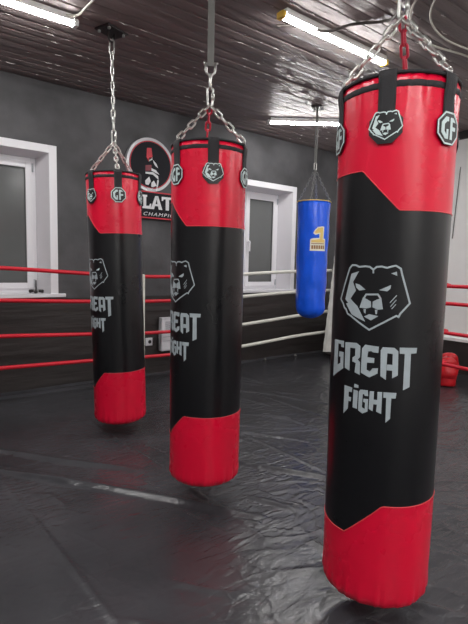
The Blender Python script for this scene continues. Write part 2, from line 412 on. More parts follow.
def window(name, w, mull, handle_x):
    x0, x1, z0, z1 = w['x0'], w['x1'], w['z0'], w['z1']
    yf, sp = WALL + 0.19, 0.055           # plane of the frame, splay of the reveal
    fx0, fx1, fz1 = x0 + sp, x1 - sp, z1 - 0.025
    tw = 0.066
    tb = MB()                              # flat architrave around the opening
    tb.box(x0 - tw, x0, WALL - 0.014, WALL + 0.01, z0 - 0.005, z1 + tw); tb.box(x1, x1 + tw, WALL - 0.014, WALL + 0.01, z0 - 0.005, z1 + tw)
    tb.box(x0, x1, WALL - 0.014, WALL + 0.01, z1, z1 + tw)
    root = struct(tb.build(name, 'pvc', bevel=0.003))
    rv = MB()                              # splayed reveal panels
    rv.add([(x1, WALL, z0), (x1, WALL, z1), (fx1, yf, fz1), (fx1, yf, z0)], [(0, 1, 2, 3)])
    rv.add([(x0, WALL, z0), (x0, WALL, z1), (fx0, yf, fz1), (fx0, yf, z0)], [(3, 2, 1, 0)])
    rv.add([(x0, WALL, z1), (x1, WALL, z1), (fx1, yf, fz1), (fx0, yf, fz1)], [(0, 1, 2, 3)])
    rv.build('reveal', 'reveal', root)
    MB().box(x0 - tw - 0.06, x1 + tw + 0.06, WALL - 0.035, yf + 0.02, z0 - 0.032, z0).build('sill', 'pvc', root, bevel=0.005)
    fr = MB(); f = 0.042                   # outer frame
    fr.box(fx0, fx0 + f, yf, yf + 0.06, z0, fz1); fr.box(fx1 - f, fx1, yf, yf + 0.06, z0, fz1)
    fr.box(fx0 + f, fx1 - f, yf, yf + 0.06, fz1 - f, fz1); fr.box(fx0 + f, fx1 - f, yf, yf + 0.06, z0, z0 + f)
    fr.box(mull - 0.03, mull + 0.03, yf, yf + 0.06, z0 + f, fz1 - f)
    fr.build('window_frame', 'pvc', root, bevel=0.004)
    for a, b in ((fx0 + f, mull - 0.03), (mull + 0.03, fx1 - f)):
        s = 0.055; q = MB(); ys = yf - 0.012
        a -= 0.008; b += 0.008; c, d = z0 + f - 0.008, fz1 - f + 0.008
        q.box(a, a + s, ys, ys + 0.06, c, d); q.box(b - s, b, ys, ys + 0.06, c, d)
        q.box(a + s, b - s, ys, ys + 0.06, c, c + s); q.box(a + s, b - s, ys, ys + 0.06, d - s, d)
        sash = q.build('sash', 'pvc', root, bevel=0.004)
        g = MB(); k = 0.006; a2, b2, c2, d2 = a + s, b - s, c + s, d - s
        g.box(a2, a2 + k, ys + 0.01, ys + 0.03, c2, d2); g.box(b2 - k, b2, ys + 0.01, ys + 0.03, c2, d2)
        g.box(a2 + k, b2 - k, ys + 0.01, ys + 0.03, c2, c2 + k); g.box(a2 + k, b2 - k, ys + 0.01, ys + 0.03, d2 - k, d2)
        g.build('gasket', 'gasket', sash)
        MB().box(a2, b2, ys + 0.022, ys + 0.036, c2, d2).build('pane', 'pane', sash)
        hg = MB()
        for zc in (c + 0.05, d - 0.05): hg.tube([(b + 0.004, ys - 0.004, zc - 0.035), (b + 0.004, ys - 0.004, zc + 0.035)], 0.008, 8)
        hg.build('hinge', 'plastic_grey', sash, smooth=True)
        hx = a + s / 2
        if handle_x:
            hb = MB().box(hx - 0.014, hx + 0.014, ys - 0.012, ys, 1.38, 1.46)
            hb.tube([(hx, ys - 0.012, 1.44), (hx, ys - 0.04, 1.44), (hx, ys - 0.045, 1.43), (hx, ys - 0.045, 1.32)], [0.010, 0.010, 0.011, 0.008], 8)
            hb.build('window_handle', 'pvc', sash, bevel=0.003)
    return root
window('window_1', W1, 0.62, True)
window('window_2', W2, 3.64, True)

# ------------------------------------------------------------------ heavy bags
BEAR = {'outline': [(-0.1135, 0.9687), (-0.0755, 1.0655), (-0.0656, 1.075), (-0.0525, 1.0751), (-0.04, 1.0702), (-0.0202, 1.0725), (-0.0067, 1.0708), (0.004, 1.063), (0.0136, 1.0712), (0.0283, 1.0724), (0.043, 1.0688), (0.0547, 1.073), (0.0664, 1.0757), (0.0803, 1.0676), (0.0845, 1.0515), (0.1115, 0.9681), (0.0859, 0.9376), (0.0815, 0.9274), (0.0751, 0.9307), (0.0001, 0.8844), (-0.0632, 0.9208), (-0.0778, 0.9263), (-0.0847, 0.9389), (-0.0932, 0.9435), (-0.1002, 0.9563)], 'notch': [(0.0039, 1.064), (0.0045, 1.052)], 'cheek': [(-0.0404, 1.0569), (-0.0674, 1.0491), (-0.0901, 0.9703), (-0.0762, 0.9597), (-0.0859, 0.9569), (-0.0601, 0.9253), (-0.0133, 0.9078), (-0.0407, 0.952), (-0.0677, 0.973), (-0.0482, 0.9991), (-0.0605, 1.0244)], 'eyeL': [(-0.0506, 1.0207), (-0.0371, 1.0176), (-0.0166, 1.0033), (-0.0361, 0.9997), (-0.0475, 1.0084)], 'eyeR': [(0.056, 1.0197), (0.0546, 1.0087), (0.0464, 1.0009), (0.023, 1.0035), (0.041, 1.0122)], 'ear': [(0.0543, 1.0533), (0.0697, 1.0586), (0.0718, 1.0463)], 'bridge': [(-0.0207, 0.9775), (-0.0142, 0.9891), (0.0207, 0.9909), (0.0291, 0.9787)], 'jowlL': [(-0.0236, 0.9799), (-0.0114, 0.9755), (0.0011, 0.9686), (0.0029, 0.952), (-0.011, 0.9475), (-0.0334, 0.9484)], 'jowlR': [(0.031, 0.9798), (0.0184, 0.9757), (0.0067, 0.969), (0.0065, 0.9522), (0.0224, 0.9461), (0.037, 0.948)], 'toothL': [(-0.0202, 0.9458), (-0.0131, 0.9458), (-0.0134, 0.932), (-0.0185, 0.9351)], 'toothR': [(0.014, 0.9456), (0.0214, 0.9461), (0.0206, 0.9329), (0.0166, 0.9326)], 'chin': [(-0.0179, 0.9229), (-0.0022, 0.9313), (0.0249, 0.9271), (0.0039, 0.9129)], 's1': [(0.0553, 0.9679), (0.0733, 0.9904)], 's2': [(0.0573, 0.9565), (0.0726, 0.977)], 's3': [(0.061, 0.9501), (0.0723, 0.9645)]}
TEXT = {'G': [(-0.1445, 0.8369), (-0.0892, 0.8392), (-0.0878, 0.8188), (-0.1024, 0.8188), (-0.1031, 0.8273), (-0.1189, 0.8272), (-0.1192, 0.7588), (-0.1028, 0.767), (-0.1032, 0.7867), (-0.1119, 0.7863), (-0.111, 0.8026), (-0.0886, 0.804), (-0.0871, 0.7529), (-0.1441, 0.7155)], 'R1': [(-0.0818, 0.8367), (-0.0608, 0.8386), (-0.0595, 0.751), (-0.0801, 0.7568)], 'R2': [(-0.0608, 0.8386), (-0.038, 0.8405), (-0.0244, 0.8328), (-0.0239, 0.7987), (-0.0313, 0.7905), (-0.0232, 0.7835), (-0.0224, 0.7445), (-0.0399, 0.7498), (-0.0374, 0.7789), (-0.0501, 0.7816), (-0.05, 0.7936), (-0.0406, 0.801), (-0.0411, 0.8235), (-0.0606, 0.823)], 'E': [(-0.0092, 0.8388), (0.0312, 0.8366), (0.0305, 0.8181), (0.0153, 0.8183), (0.0094, 0.8217), (0.0007, 0.8195), (-0.0013, 0.8018), (0.0201, 0.8014), (0.0197, 0.7868), (-0.0017, 0.7854), (-0.0012, 0.7637), (0.0084, 0.7592), (0.016, 0.7701), (0.0317, 0.7719), (0.0313, 0.7561), (0.0076, 0.7415), (-0.019, 0.7522), (-0.019, 0.8259)], 'A1': [(0.0423, 0.8363), (0.0587, 0.8364), (0.0558, 0.819), (0.0554, 0.7394), (0.0395, 0.7495), (0.0367, 0.8261)], 'A2': [(0.0587, 0.8364), (0.0751, 0.8362), (0.0866, 0.8264), (0.0889, 0.7548), (0.0727, 0.7453), (0.0711, 0.8182), (0.0558, 0.819)], 'A3': [(0.0564, 0.7857), (0.0717, 0.7856), (0.0721, 0.7683), (0.0561, 0.7684)], 'T': [(0.0899, 0.8379), (0.1431, 0.8373), (0.1416, 0.8213), (0.1243, 0.8203), (0.1256, 0.7207), (0.1061, 0.7108), (0.1056, 0.819), (0.0909, 0.8197)], 'F': [(-0.0766, 0.7018), (-0.0456, 0.7006), (-0.0462, 0.686), (-0.058, 0.6858), (-0.0578, 0.6694), (-0.0482, 0.6698), (-0.0489, 0.6562), (-0.0578, 0.6566), (-0.0587, 0.6325), (-0.0761, 0.6112)], 'I1': [(-0.038, 0.7142), (-0.0246, 0.7125), (-0.0241, 0.7037), (-0.0388, 0.7032)], 'I2': [(-0.0404, 0.6957), (-0.025, 0.6945), (-0.026, 0.6384), (-0.0409, 0.6399)], 'G2': [(-0.0176, 0.7001), (0.0054, 0.7017), (0.0075, 0.6843), (-0.0032, 0.6836), (-0.0046, 0.6882), (-0.0095, 0.6873), (-0.0099, 0.6466), (-0.0012, 0.6435), (-0.001, 0.6632), (-0.0071, 0.6639), (-0.0063, 0.6742), (0.008, 0.6749), (0.0075, 0.6368), (-0.0077, 0.6279), (-0.0219, 0.6351), (-0.0223, 0.6921)], 'H': [(0.0114, 0.7002), (0.024, 0.7009), (0.024, 0.6762), (0.0342, 0.6764), (0.0341, 0.701), (0.0474, 0.7014), (0.0474, 0.6351), (0.0326, 0.6408), (0.0338, 0.6622), (0.0236, 0.6619), (0.0224, 0.6405), (0.0106, 0.6456)], 'T2': [(0.0507, 0.7017), (0.0878, 0.7021), (0.0859, 0.6852), (0.0737, 0.685), (0.0735, 0.623), (0.0609, 0.6101), (0.0593, 0.685), (0.051, 0.6854)]}
BEAR_POLYS = [v for k, v in BEAR.items() if k in ('cheek', 'eyeL', 'eyeR', 'ear', 'jowlL', 'jowlR', 'toothL', 'toothR', 'chin')]
def bear_polys(s=1.0, w=0.0052, cu=0.0, cv=0.974, marks=True):
    P = list(BEAR_POLYS) + stroke(BEAR['outline'], w, True) + stroke(BEAR['notch'], w * 0.9) + stroke(BEAR['bridge'], w)
    if marks:
        for k in ('s1', 's2', 's3'): P += stroke(BEAR[k], w * 0.45)
    return [[((u - cu) * s, (v - cv) * s) for u, v in p] for p in P]
GF = [[(-.10, .72), (-.38, .72), (-.75, .33), (-.75, -.33), (-.4, -.72), (-.1, -.72), (-.1, -.08), (-.28, -.08), (-.28, -.45), (-.48, -.22), (-.48, .22), (-.25, .44), (-.10, .44)],
      [(.08, .72), (.40, .72), (.70, .46), (.32, .46), (.32, .14), (.68, .14), (.68, -.12), (.32, -.12), (.32, -.72), (.08, -.72)]]
OCT = [(math.cos(PI / 8 + k * PI / 4) / math.cos(PI / 8), math.sin(PI / 8 + k * PI / 4) / math.cos(PI / 8)) for k in range(8)]

BL = 1.61
def bag_r(z):
    r = 0.1745 + 0.0035 * z / BL
    if z < 0.042: r -= 0.042 * (1 - math.sqrt(max(0, 1 - (1 - z / 0.042) ** 2)))
    if z > BL - 0.02: r -= 0.004 * (z - BL + 0.02) / 0.02
    return r
def band(a, lo, hi, off=-14, on=22):
    """height of a colour edge at angle a (degrees): a level step with one slanted run, mirrored at the back"""
    a = (a + 180) % 360 - 180
    def ss(x, p, q): return min(1, max(0, (x - p) / (q - p)))
    t = ss(a, off, on) - ss(a, 140, 176)
    return lo + (hi - lo) * t
def upper_edge(a): return band(a, 1.350, 1.233)
def lower_edge(a): return band(a, 0.233, 0.348, -17, 21)
def bag_pt(a, z, seed, dr=0.0):
    r = bag_r(z) + dr; ar = math.radians(a)
    cx, sx = math.sin(ar), -math.cos(ar)
    r += 0.0022 * noise.noise(Vector((cx * 1.6, sx * 1.6, z * 3 + seed * 10)))
    q = noise.noise(Vector((cx * 9, sx * 9, seed)))
    if z > BL - 0.12: r += 0.0024 * math.sin(ar * 34 + 5 * q) * ((z - BL + 0.12) / 0.12) ** 1.5
    if z < 0.10: r += 0.0050 * math.sin(ar * 26 + 4 * q) * max(0, 1 - z / 0.10) * min(1, z / 0.02)
    return Vector((r * cx, r * sx, z))

def make_bag(name, seed, label, loc, face_deg, gf_offset, lean, joint, hang, tall=1.0):
    """face_deg: heading of the printed face; gf_offset: angle of the first GF badge from it"""
    root = thing(name, label, 'punching bag', loc, 0, 'red and black hanging bags')
    rot = Matrix.Rotation(math.radians(face_deg + 90), 4, 'Z')
    tilt = Matrix.Rotation(lean, 4, FH) if lean else Matrix.Identity(4)
    root.rotation_euler = (tilt @ rot).to_euler(); root.scale = (1, 1, tall)
    inv = (Matrix.Translation(loc) @ tilt @ rot @ Matrix.Diagonal((1, 1, tall, 1))).inverted()
    N = 144; A = [360 * i / N for i in range(N)]
    # lower red boot, closed underneath
    rows = [[(0.004 * math.sin(math.radians(a)), -0.004 * math.cos(math.radians(a)), 0.012) for a in A]]
    for rr, zz in ((0.05, 0.009), (0.09, 0.004), (0.122, 0.0005)):
        rows.append([((rr + .002 * math.sin(math.radians(a) * 26)) * math.sin(math.radians(a)), -(rr + .002 * math.sin(math.radians(a) * 26)) * math.cos(math.radians(a)), zz) for a in A])
    for z in (0.0008, 0.004, 0.010, 0.018, 0.028, 0.04, 0.055, 0.075, 0.1): rows.append([bag_pt(a, z, seed) for a in A])
    for j in range(1, 9): rows.append([bag_pt(a, 0.1 + (lower_edge(a) - 0.1) * j / 8, seed, 0.0006) for a in A])
    MB().grid(rows, True).build('lower_panel', 'red_leather', root, True)
    rows = [[bag_pt(a, lower_edge(a) + (upper_edge(a) - lower_edge(a)) * j / 40, seed) for a in A] for j in range(41)]
    MB().grid(rows, True).build('middle_panel', 'black_leather', root, True)
    rows = [[bag_pt(a, upper_edge(a) + (BL - upper_edge(a)) * j / 24, seed, 0.0006) for a in A] for j in range(25)]
    for rr, zz in ((0.155, BL - 0.006), (0.10, BL - 0.004), (0.004, BL - 0.003)):
        rows.append([(rr * math.sin(math.radians(a)), -rr * math.cos(math.radians(a)), zz) for a in A])
    MB().grid(rows, True).build('upper_panel', 'red_leather', root, True)
    for fn in (upper_edge, lower_edge):
        MB().tube([bag_pt(a, fn(a), seed, 0.0008) for a in A], 0.0017, 6, closed=True).build('piping', 'red_piping', root, True)
    circ = lambda r, z: [(r * math.sin(math.radians(a)), -r * math.cos(math.radians(a)), z) for a in A[::2]]
    MB().tube(circ(bag_r(BL) + 0.004, BL + 0.002), 0.0055, 8, closed=True).build('rim_hoop', 'strap', root, True)
    hb = MB(); hb.grid([[bag_pt(a, z, seed, d) for a in A] for z, d in ((BL - 0.038, 0.001), (BL - 0.034, 0.004), (BL - 0.024, 0.004), (BL - 0.020, 0.001))], True)
    hb.build('rim_band', 'strap', root, True)
    def mapper(u, v, w):
        return bag_pt(math.degrees(u / 0.175), v, seed, 0.0006 + w)
    # printed bear and words
    link('bear_print', flat_solid(bear_polys(1, cv=0.0), 0.0005, mapper), 'print', root)
    link('word_print', flat_solid([TEXT[k] for k in ('G', 'R1', 'R2', 'E', 'A1', 'A2', 'A3', 'T')], 0.0005, mapper), 'print', root)
    link('word_print', flat_solid([TEXT[k] for k in ('F', 'I1', 'I2', 'G2', 'H', 'T2')], 0.0005, mapper), 'print', root)
    # six webbing straps with badges, GF and bear in turn
    bz = 1.466; rim = []
    for k in range(6):
        a = gf_offset + 60 * k; ar = math.radians(a); isgf = k % 2 == 0
        wd = 0.024
        path = [(bz, 0.004), (1.52, 0.004), (1.56, 0.0045), (1.585, 0.008), (1.60, 0.011), (1.615, 0.011), (1.622, 0.004), (1.618, -0.006), (1.60, -0.012)]
        def row(dr):
            R = []
            for z, d in path:
                r = bag_r(min(z, BL)) + d + dr
                R.append([(r * math.sin(ar + s * wd / 0.178), -r * math.cos(ar + s * wd / 0.178), z) for s in (-1, -.5, 0, .5, 1)])
            return R
        o, i = row(0.0012), row(-0.0012)
        ring = [[o[j][q] for q in range(5)] + [i[j][q] for q in range(4, -1, -1)] for j in range(len(path))]
        MB().grid(ring, True).build('strap', 'strap', root, True)
        def bmap(u, v, w, ar=ar):
            r = bag_r(bz) + 0.0058 + w; b = ar + u / 0.178
            return Vector((r * math.sin(b), -r * math.cos(b), bz + v))
        s = 0.0455
        bd = link('badge', flat_solid([[(x * s, y * s * (1.0 if isgf else 1.04)) for x, y in OCT]], 0.003, bmap), 'badge', root)
        def pmap(u, v, w): return bmap(u, v, w + 0.0031)
        if isgf:
            P = [[(x * s * 0.92, y * s * 0.92) for x, y in p] for p in GF] + [[(x * s, y * s) for x, y in q] for q in stroke([(x * .93, y * .93) for x, y in OCT], 0.10, True)]
        else:
            P = bear_polys(0.40, 0.0078, marks=False)
        link('badge_print', flat_solid(P, 0.0006, pmap), 'badge_print', bd)
        if isgf: rim.append((a, Vector(((bag_r(BL) + 0.002) * math.sin(ar), -(bag_r(BL) + 0.002) * math.cos(ar), BL + 0.016))))
    # chains from the rim to the joint
    J = inv @ Vector(joint)
    for a, p in rim:
        away = (face_deg + 90 + 0)  # heading of the strap in the room decides which chain is the red one
        head = math.radians(face_deg + a)
        toward = Vector((math.cos(head), math.sin(head))).dot(Vector((CP.x - loc[0], CP.y - loc[1])).normalized())
        red = hang != 'plate' and toward < -0.6
        ch = chain_mb(J, p, 0.054, 0.031, 0.0048, 0.15).build('red_chain' if red else 'chain', 'red_chain' if red else 'chrome', root, True)
        if red: ch['label'] = 'red painted chain'
        MB().tube([p + Vector((0.010 * math.cos(t) * math.cos(math.radians(a)), 0.010 * math.cos(t) * math.sin(math.radians(a)), 0.010 * math.sin(t))) for t in [2 * PI * q / 14 for q in range(14)]], 0.003, 6, closed=True).build('rim_ring', 'chrome', root, True)
    up = (inv.to_3x3() @ Vector((0, 0, 1))).normalized(); sx = (inv.to_3x3() @ Vector((0.8, -0.6, 0))).normalized(); sy = up.cross(sx)
    P = lambda z, dx=0.0, dy=0.0: inv @ Vector((hang_x(z), hang_y(z), z)) + sx * dx + sy * dy
    jx, jy, jz = joint
    tx, ty = (joint[0], joint[1]) if hang != 'plate' else PLATE
    hang_x = lambda z: jx + (tx - jx) * (z - jz) / (CEIL - jz)
    hang_y = lambda z: jy + (ty - jy) * (z - jz) / (CEIL - jz)
    q = MB(); link_ring(q, P(jz + 0.035), up, sx, 0.095, 0.036, 0.0055); q.tube([P(jz + 0.02, 0.0125), P(jz + 0.05, 0.0125)], 0.008, 6)
    q.build('quick_link', 'chrome', root, True)
    if hang == 'plate':
        q = MB(); link_ring(q, P(jz + 0.105), up, sy, 0.065, 0.034, 0.006); q.tube([P(jz + 0.13), P(jz + 0.165)], 0.012, 10); link_ring(q, P(jz + 0.185), up, sx, 0.06, 0.034, 0.006)
        q.build('swivel', 'chrome', root, True)
        chain_mb(P(jz + 0.205), P(2.52), 0.058, 0.028, 0.0045).build('chain', 'chrome', root, True)
        q = MB(); link_ring(q, P(2.555), up, sx, 0.10, 0.04, 0.006); q.build('carabiner', 'chrome', root, True)
    else:
        q = MB(); link_ring(q, P(jz + 0.098), up, sy, 0.066, 0.040, 0.006); q.tube([P(jz + 0.122), P(jz + 0.140)], 0.011, 10)
        q.build('swivel', 'chrome', root, True)
        q = MB(); pts = [P(jz + 0.192, -0.022)] + [P(jz + 0.158 - 0.022 * math.sin(t), -0.022 * math.cos(t)) for t in [PI * k / 10 for k in range(11)]] + [P(jz + 0.192, 0.022)]
        q.tube(pts, 0.006, 8); q.tube([P(jz + 0.188, -0.036), P(jz + 0.188, 0.036)], 0.005, 8); q.tube([P(jz + 0.188, -0.034), P(jz + 0.188, -0.026)], 0.010, 8)
        q.build('shackle', 'chrome', root, True)
        z0 = jz + 0.178; q = MB(); hw, ht = 0.0155, 0.006
        rows = []
        for z in [z0 - 0.004, z0 + 0.01, z0 + 0.03] + [z0 + 0.03 + (CEIL + 0.005 - z0 - 0.03) * k / 8 for k in range(1, 9)]:
            w = 0.014 if z < z0 else hw
            rows.append([P(z, -w, -ht), P(z, w, -ht), P(z, w, ht), P(z, -w, ht)])
        q.grid(rows, True); q.add([*rows[0]], [(0, 1, 2, 3)])
        q.build('hanging_strap', 'grey_strap', root)
    return root

PLATE = (1.352, 3.100)
def heading(loc, a):
    """compass heading (degrees) of a bag's face turned a degrees to the right of the camera"""
    n = Vector((CP.x - loc[0], CP.y - loc[1])).normalized(); t = Vector((n.y, -n.x))
    if t.dot(RH.to_2d()) < 0: t = -t
    v = n * math.cos(math.radians(a)) + t * math.sin(math.radians(a))
    return math.degrees(math.atan2(v.y, v.x))
locA = (1.3637, 0.9224, 0.062); locB = (1.3311, 1.9233, 0.079)
off = RH * -0.028
locC = (1.3702 - off.x, 3.0703 - off.y, 0.055)
make_bag('heavy_bag', 1, 'largest red and black punching bag hanging at front right, bear face fully in view', locA, heading(locA, -16), -53.7, 0, (locA[0], locA[1], 1.925), 'strap', 1.0125)
make_bag('heavy_bag', 2, 'middle one of the three red and black punching bags, hung on a grey strap', locB, heading(locB, -55.5), 1.5, 0, (locB[0], locB[1], 1.897), 'strap', 1.003)
make_bag('heavy_bag', 3, 'smallest looking red and black punching bag, left in front of the round wall sign', locC, heading(locC, -54), -118 + 180 + 1, math.radians(-1.6), (1.360, 3.085, 1.945), 'plate', 1.037)

def ceiling_plate(label, x, y, rz, sx=0.085, sy=0.065):
    t = thing('ceiling_mount', label, 'ceiling mount', (x, y, CEIL - 0.004), rz)
    MB().box(-sx, sx, -sy, sy, -0.010, 0.004).build('plate', 'dark_steel', t, bevel=0.002)
    for a in (-1, 1):
        for b in (-1, 1):
            MB().tube([(a * sx * .75, b * sy * .7, -0.010), (a * sx * .75, b * sy * .7, -0.024)], 0.010, 6).build('bolt', 'chrome', t)
    q = MB(); q.tube([(-0.025, 0, -0.010), (-0.025, 0, -0.045)] + [(-0.025 * math.cos(u), 0, -0.045 - 0.025 * math.sin(u)) for u in [PI * k / 8 for k in range(1, 8)]] + [(0.025, 0, -0.045), (0.025, 0, -0.010)], 0.006, 8)
    q.build('eye_loop', 'dark_steel', t, True)
    return t
ceiling_plate('dark bolted steel plate on the ceiling beside the left lamp, holding the chain', PLATE[0], PLATE[1], 0.35)
BLUE = (3.481, 3.233)
ceiling_plate('dark steel plate on the ceiling above the blue bag', BLUE[0], BLUE[1], 0.6, 0.07, 0.05)

# blue bag
def blue_bag():
    z0, L = 0.640, 1.133; root = thing('heavy_bag', 'slim glossy blue punching bag with gold emblem hanging near the corner', 'punching bag', (*BLUE, z0))
    face = heading(BLUE, 21); root.rotation_euler = (0, 0, math.radians(face + 90))
    def R(z):
        r = 0.142 + 0.013 * z / L
        if z < 0.11: r *= math.sqrt(max(0.0, 1 - (1 - z / 0.11) ** 2.2))
        return r
    def pt(a, z, d=0.0):
        ar = math.radians(a); r = max(0.003, R(z)) + d
        r += 0.007 * noise.noise(Vector((math.sin(ar) * 2.5, math.cos(ar) * 2.5, z * 7))) * min(1, z / 0.1)
        if z > L - 0.14: r += 0.003 * math.sin(ar * 22 + 3 * math.sin(ar * 3)) * (z - L + 0.14) / 0.14
        return Vector((r * math.sin(ar), -r * math.cos(ar), z))
    A = [5 * i for i in range(72)]
    zs = [0.0, 0.003, 0.01, 0.022, 0.04, 0.06, 0.085, 0.11] + [0.11 + (L - 0.11) * k / 34 for k in range(1, 35)]
    rows = [[pt(a, z) for a in A] for z in zs] + [[(r * math.sin(math.radians(a)), -r * math.cos(math.radians(a)), L - 0.008) for a in A] for r in (0.13, 0.004)]
    MB().grid(rows, True).build('vinyl_shell', 'blue_vinyl', root, True)
    MB().tube([pt(a, L, 0.003) for a in A], 0.005, 8, closed=True).build('rim_hoop', 'gold', root, True)
    mp = lambda o: (lambda u, v, w: pt(math.degrees(u / 0.15), v, o + w))
    zc = 0.66  # foot of the emblem
    one = [(-.040, .190), (-.010, .224), (.040, .232), (.056, .225), (.056, .118), (.078, .112), (.078, .0), (-.078, .0), (-.078, .108), (-.052, .118), (.008, .122), (.006, .160), (-.030, .150), (-.052, .166)]
    em = link('emblem', flat_solid([[(x, y + zc) for x, y in one]], 0.001, mp(0.001)), 'cream', root)
    inner = [[(-.036, .178), (-.008, .212), (.034, .220), (.044, .214), (.044, .110), (.066, .102), (.066, .078), (-.066, .078), (-.066, .100), (.016, .112), (.016, .172), (-.028, .162)]]
    link('emblem_numeral', flat_solid([[(x, y + zc) for x, y in p] for p in inner], 0.001, mp(0.0021)), 'gold', em)
    bars = [[(-.066, .064), (.066, .064), (.066, .072), (-.066, .072)]] + [[(x, .018), (x + .017, .018), (x + .017, .052), (x, .052)] for x in (-.064, -.042, -.020, .002, .024, .046)]
    link('emblem_lettering', flat_solid([[(x, y + zc) for x, y in p] for p in bars], 0.001, mp(0.0021)), 'brown_print', em)
    J = Vector((0, 0, 2.08 - z0))
    for k in range(4):
        a = math.radians(45 + 90 * k + 14); p = Vector((R(L) * math.sin(a), -R(L) * math.cos(a), L + 0.006))
        chain_mb(J, p, 0.040, 0.024, 0.0038).build('chain', 'grey_strap', root, True)
    q = MB(); link_ring(q, J + Vector((0, 0, 0.03)), (0, 0, 1), (1, 0, 0), 0.08, 0.034, 0.005); q.build('quick_link', 'chrome', root, True)
    zt = CEIL - z0 - 0.066
    q = MB(); q.tube([J + Vector((-0.006, 0, 0.05)), Vector((-0.010, 0, zt - 0.3)), Vector((-0.006, 0, zt))], 0.006, 6); q.tube([J + Vector((0.006, 0, 0.05)), Vector((0.010, 0, zt - 0.25)), Vector((0.006, 0, zt))], 0.006, 6)
    q.build('hanging_strap', 'grey_strap', root)
    return root
blue_bag()

# ------------------------------------------------------------------ ring: posts, ropes, spacer
def smooth_path(pts, n=8):
    P = [Vector(p) for p in pts]; out = []
    for i in range(len(P) - 1):
        a = P[max(0, i - 1)]; b = P[i]; c = P[i + 1]; d = P[min(len(P) - 1, i + 2)]
        for k in range(n):
            t = k / n
            out.append(0.5 * ((2 * b) + (c - a) * t + (2 * a - 5 * b + 4 * c - d) * t * t + (3 * b - a - 3 * c + d) * t ** 3))
    return out + [P[-1]]
RY = 4.03; SPLIT = 2.86
LEFT = [('top', [(X0, 1.16), (0.0, 1.118), (0.84, 1.086), (1.54, 1.047), (2.08, 1.023), (2.86, 1.033), (3.26, 1.053), (3.66, 1.074), (4.09, 1.092), (4.70, 1.110)]),
        ('second', [(X0, 0.90), (0.0, 0.866), (0.84, 0.833), (1.54, 0.805), (2.08, 0.791), (2.86, 0.793), (3.26, 0.809), (3.66, 0.829), (4.10, 0.848), (4.70, 0.858)]),
        ('third', [(X0, 0.63), (0.0, 0.590), (0.84, 0.551), (1.54, 0.517), (2.08, 0.489), (2.86, 0.484), (3.26, 0.500), (3.67, 0.526), (4.11, 0.558), (4.70, 0.592)]),
        ('lowest', [(X0, 0.35), (0.0, 0.322), (0.84, 0.297), (1.54, 0.280), (2.08, 0.260), (2.86, 0.248), (3.26, 0.258), (3.68, 0.283), (4.12, 0.312), (4.70, 0.327)])]
for word, pts in LEFT:
    path = smooth_path([(x, RY, z) for x, z in pts]); k = min(range(len(path)), key=lambda i: abs(path[i].x - SPLIT))
    t = thing('ring_rope', word + ' rope of the boxing ring along the window wall, red half and white half', 'ring rope', path[0], 0)
    loc = lambda seg: [p - path[0] for p in seg]
    MB().tube(loc(path[:k + 1]), 0.0165, 10).build('red_sleeve', 'rope_red', t, True)
    MB().tube(loc(path[k:]), 0.019, 10).build('white_sleeve', 'rope_white', t, True)
RIGHT = [('top', (1.110, 1.010, 0.999, 1.06)), ('second', (0.858, 0.834, 0.837, 0.86)), ('third', (0.592, 0.580, 0.562, 0.60)), ('lowest', (0.327, 0.284, 0.264, 0.30))]
for word, (za, zb, zc, zd) in RIGHT:
    path = smooth_path([(4.655, 3.735, za), (4.308, 2.312, zb), (4.243, 2.035, zc), (3.72, Y0, zd)], 14)
    o = MB().tube([p - path[0] for p in path], 0.0175, 10).build('ring_rope', 'rope_red', None, True); o.location = path[0]
    tag(o, word + ' all red rope of the boxing ring crossing before the white wall', 'ring rope')
# rope spacer, tying the four ropes behind the far left bag
sp = thing('rope_spacer', 'white vertical strap tying the four ring ropes, peeking from behind the left bag', 'rope spacer', (2.055, RY, 0.255))
MB().box(-0.016, 0.016, -0.0225, -0.0195, -0.01, 0.785).build('strap', 'rope_white', sp)
for z in (1.024, 0.791, 0.490, 0.261):
    MB().tube([(-0.017, 0, z - 0.255), (0.017, 0, z - 0.255)], 0.0215, 12, caps=False).build('loop', 'rope_white', sp, True)
# corner post with slanted white pad
post = thing('corner_post', 'white padded corner post of the boxing ring, half hidden by the big bag', 'corner post', (4.87, 4.06, 0.0))
MB().tube([(0, 0, 0.0), (0, 0, 1.28)], 0.035, 16).build('pole', 'dark_steel', post, True)
MB().box(-0.10, 0.10, -0.10, 0.10, 0.0, 0.014).build('base_plate', 'dark_steel', post, bevel=0.003)
def pad_corner(x, y, z): return Vector((x - 4.87, y - 4.06, z))
pb = MB(); rows = []
for j in range(25):
    s = j / 24; z = 0.10 + 1.205 * s; c = Vector((4.49 + 0.150 * s, 3.93, 0)); e = Vector((0.84, -0.54, 0)) ; d = Vector((0.54, 0.84, 0))
    w = 0.24; th = 0.06 + 0.004 * math.sin(j * 1.3); ww = 0.004 * math.sin(j * 2.1)
    q = [c + e * ww, c + e * 0.03 - d * (0.02), c + e * (w - .03) - d * 0.02, c + e * w, c + e * (w - .02) + d * th, c + e * 0.02 + d * th]
    rows.append([pad_corner(p.x, p.y, z) for p in q])
pb.grid(rows, True); pb.add(rows[0], [tuple(range(6))[::-1]]); pb.add(rows[-1], [tuple(range(6))])
pb.build('corner_pad', 'pad', post, False, bevel=0.006)

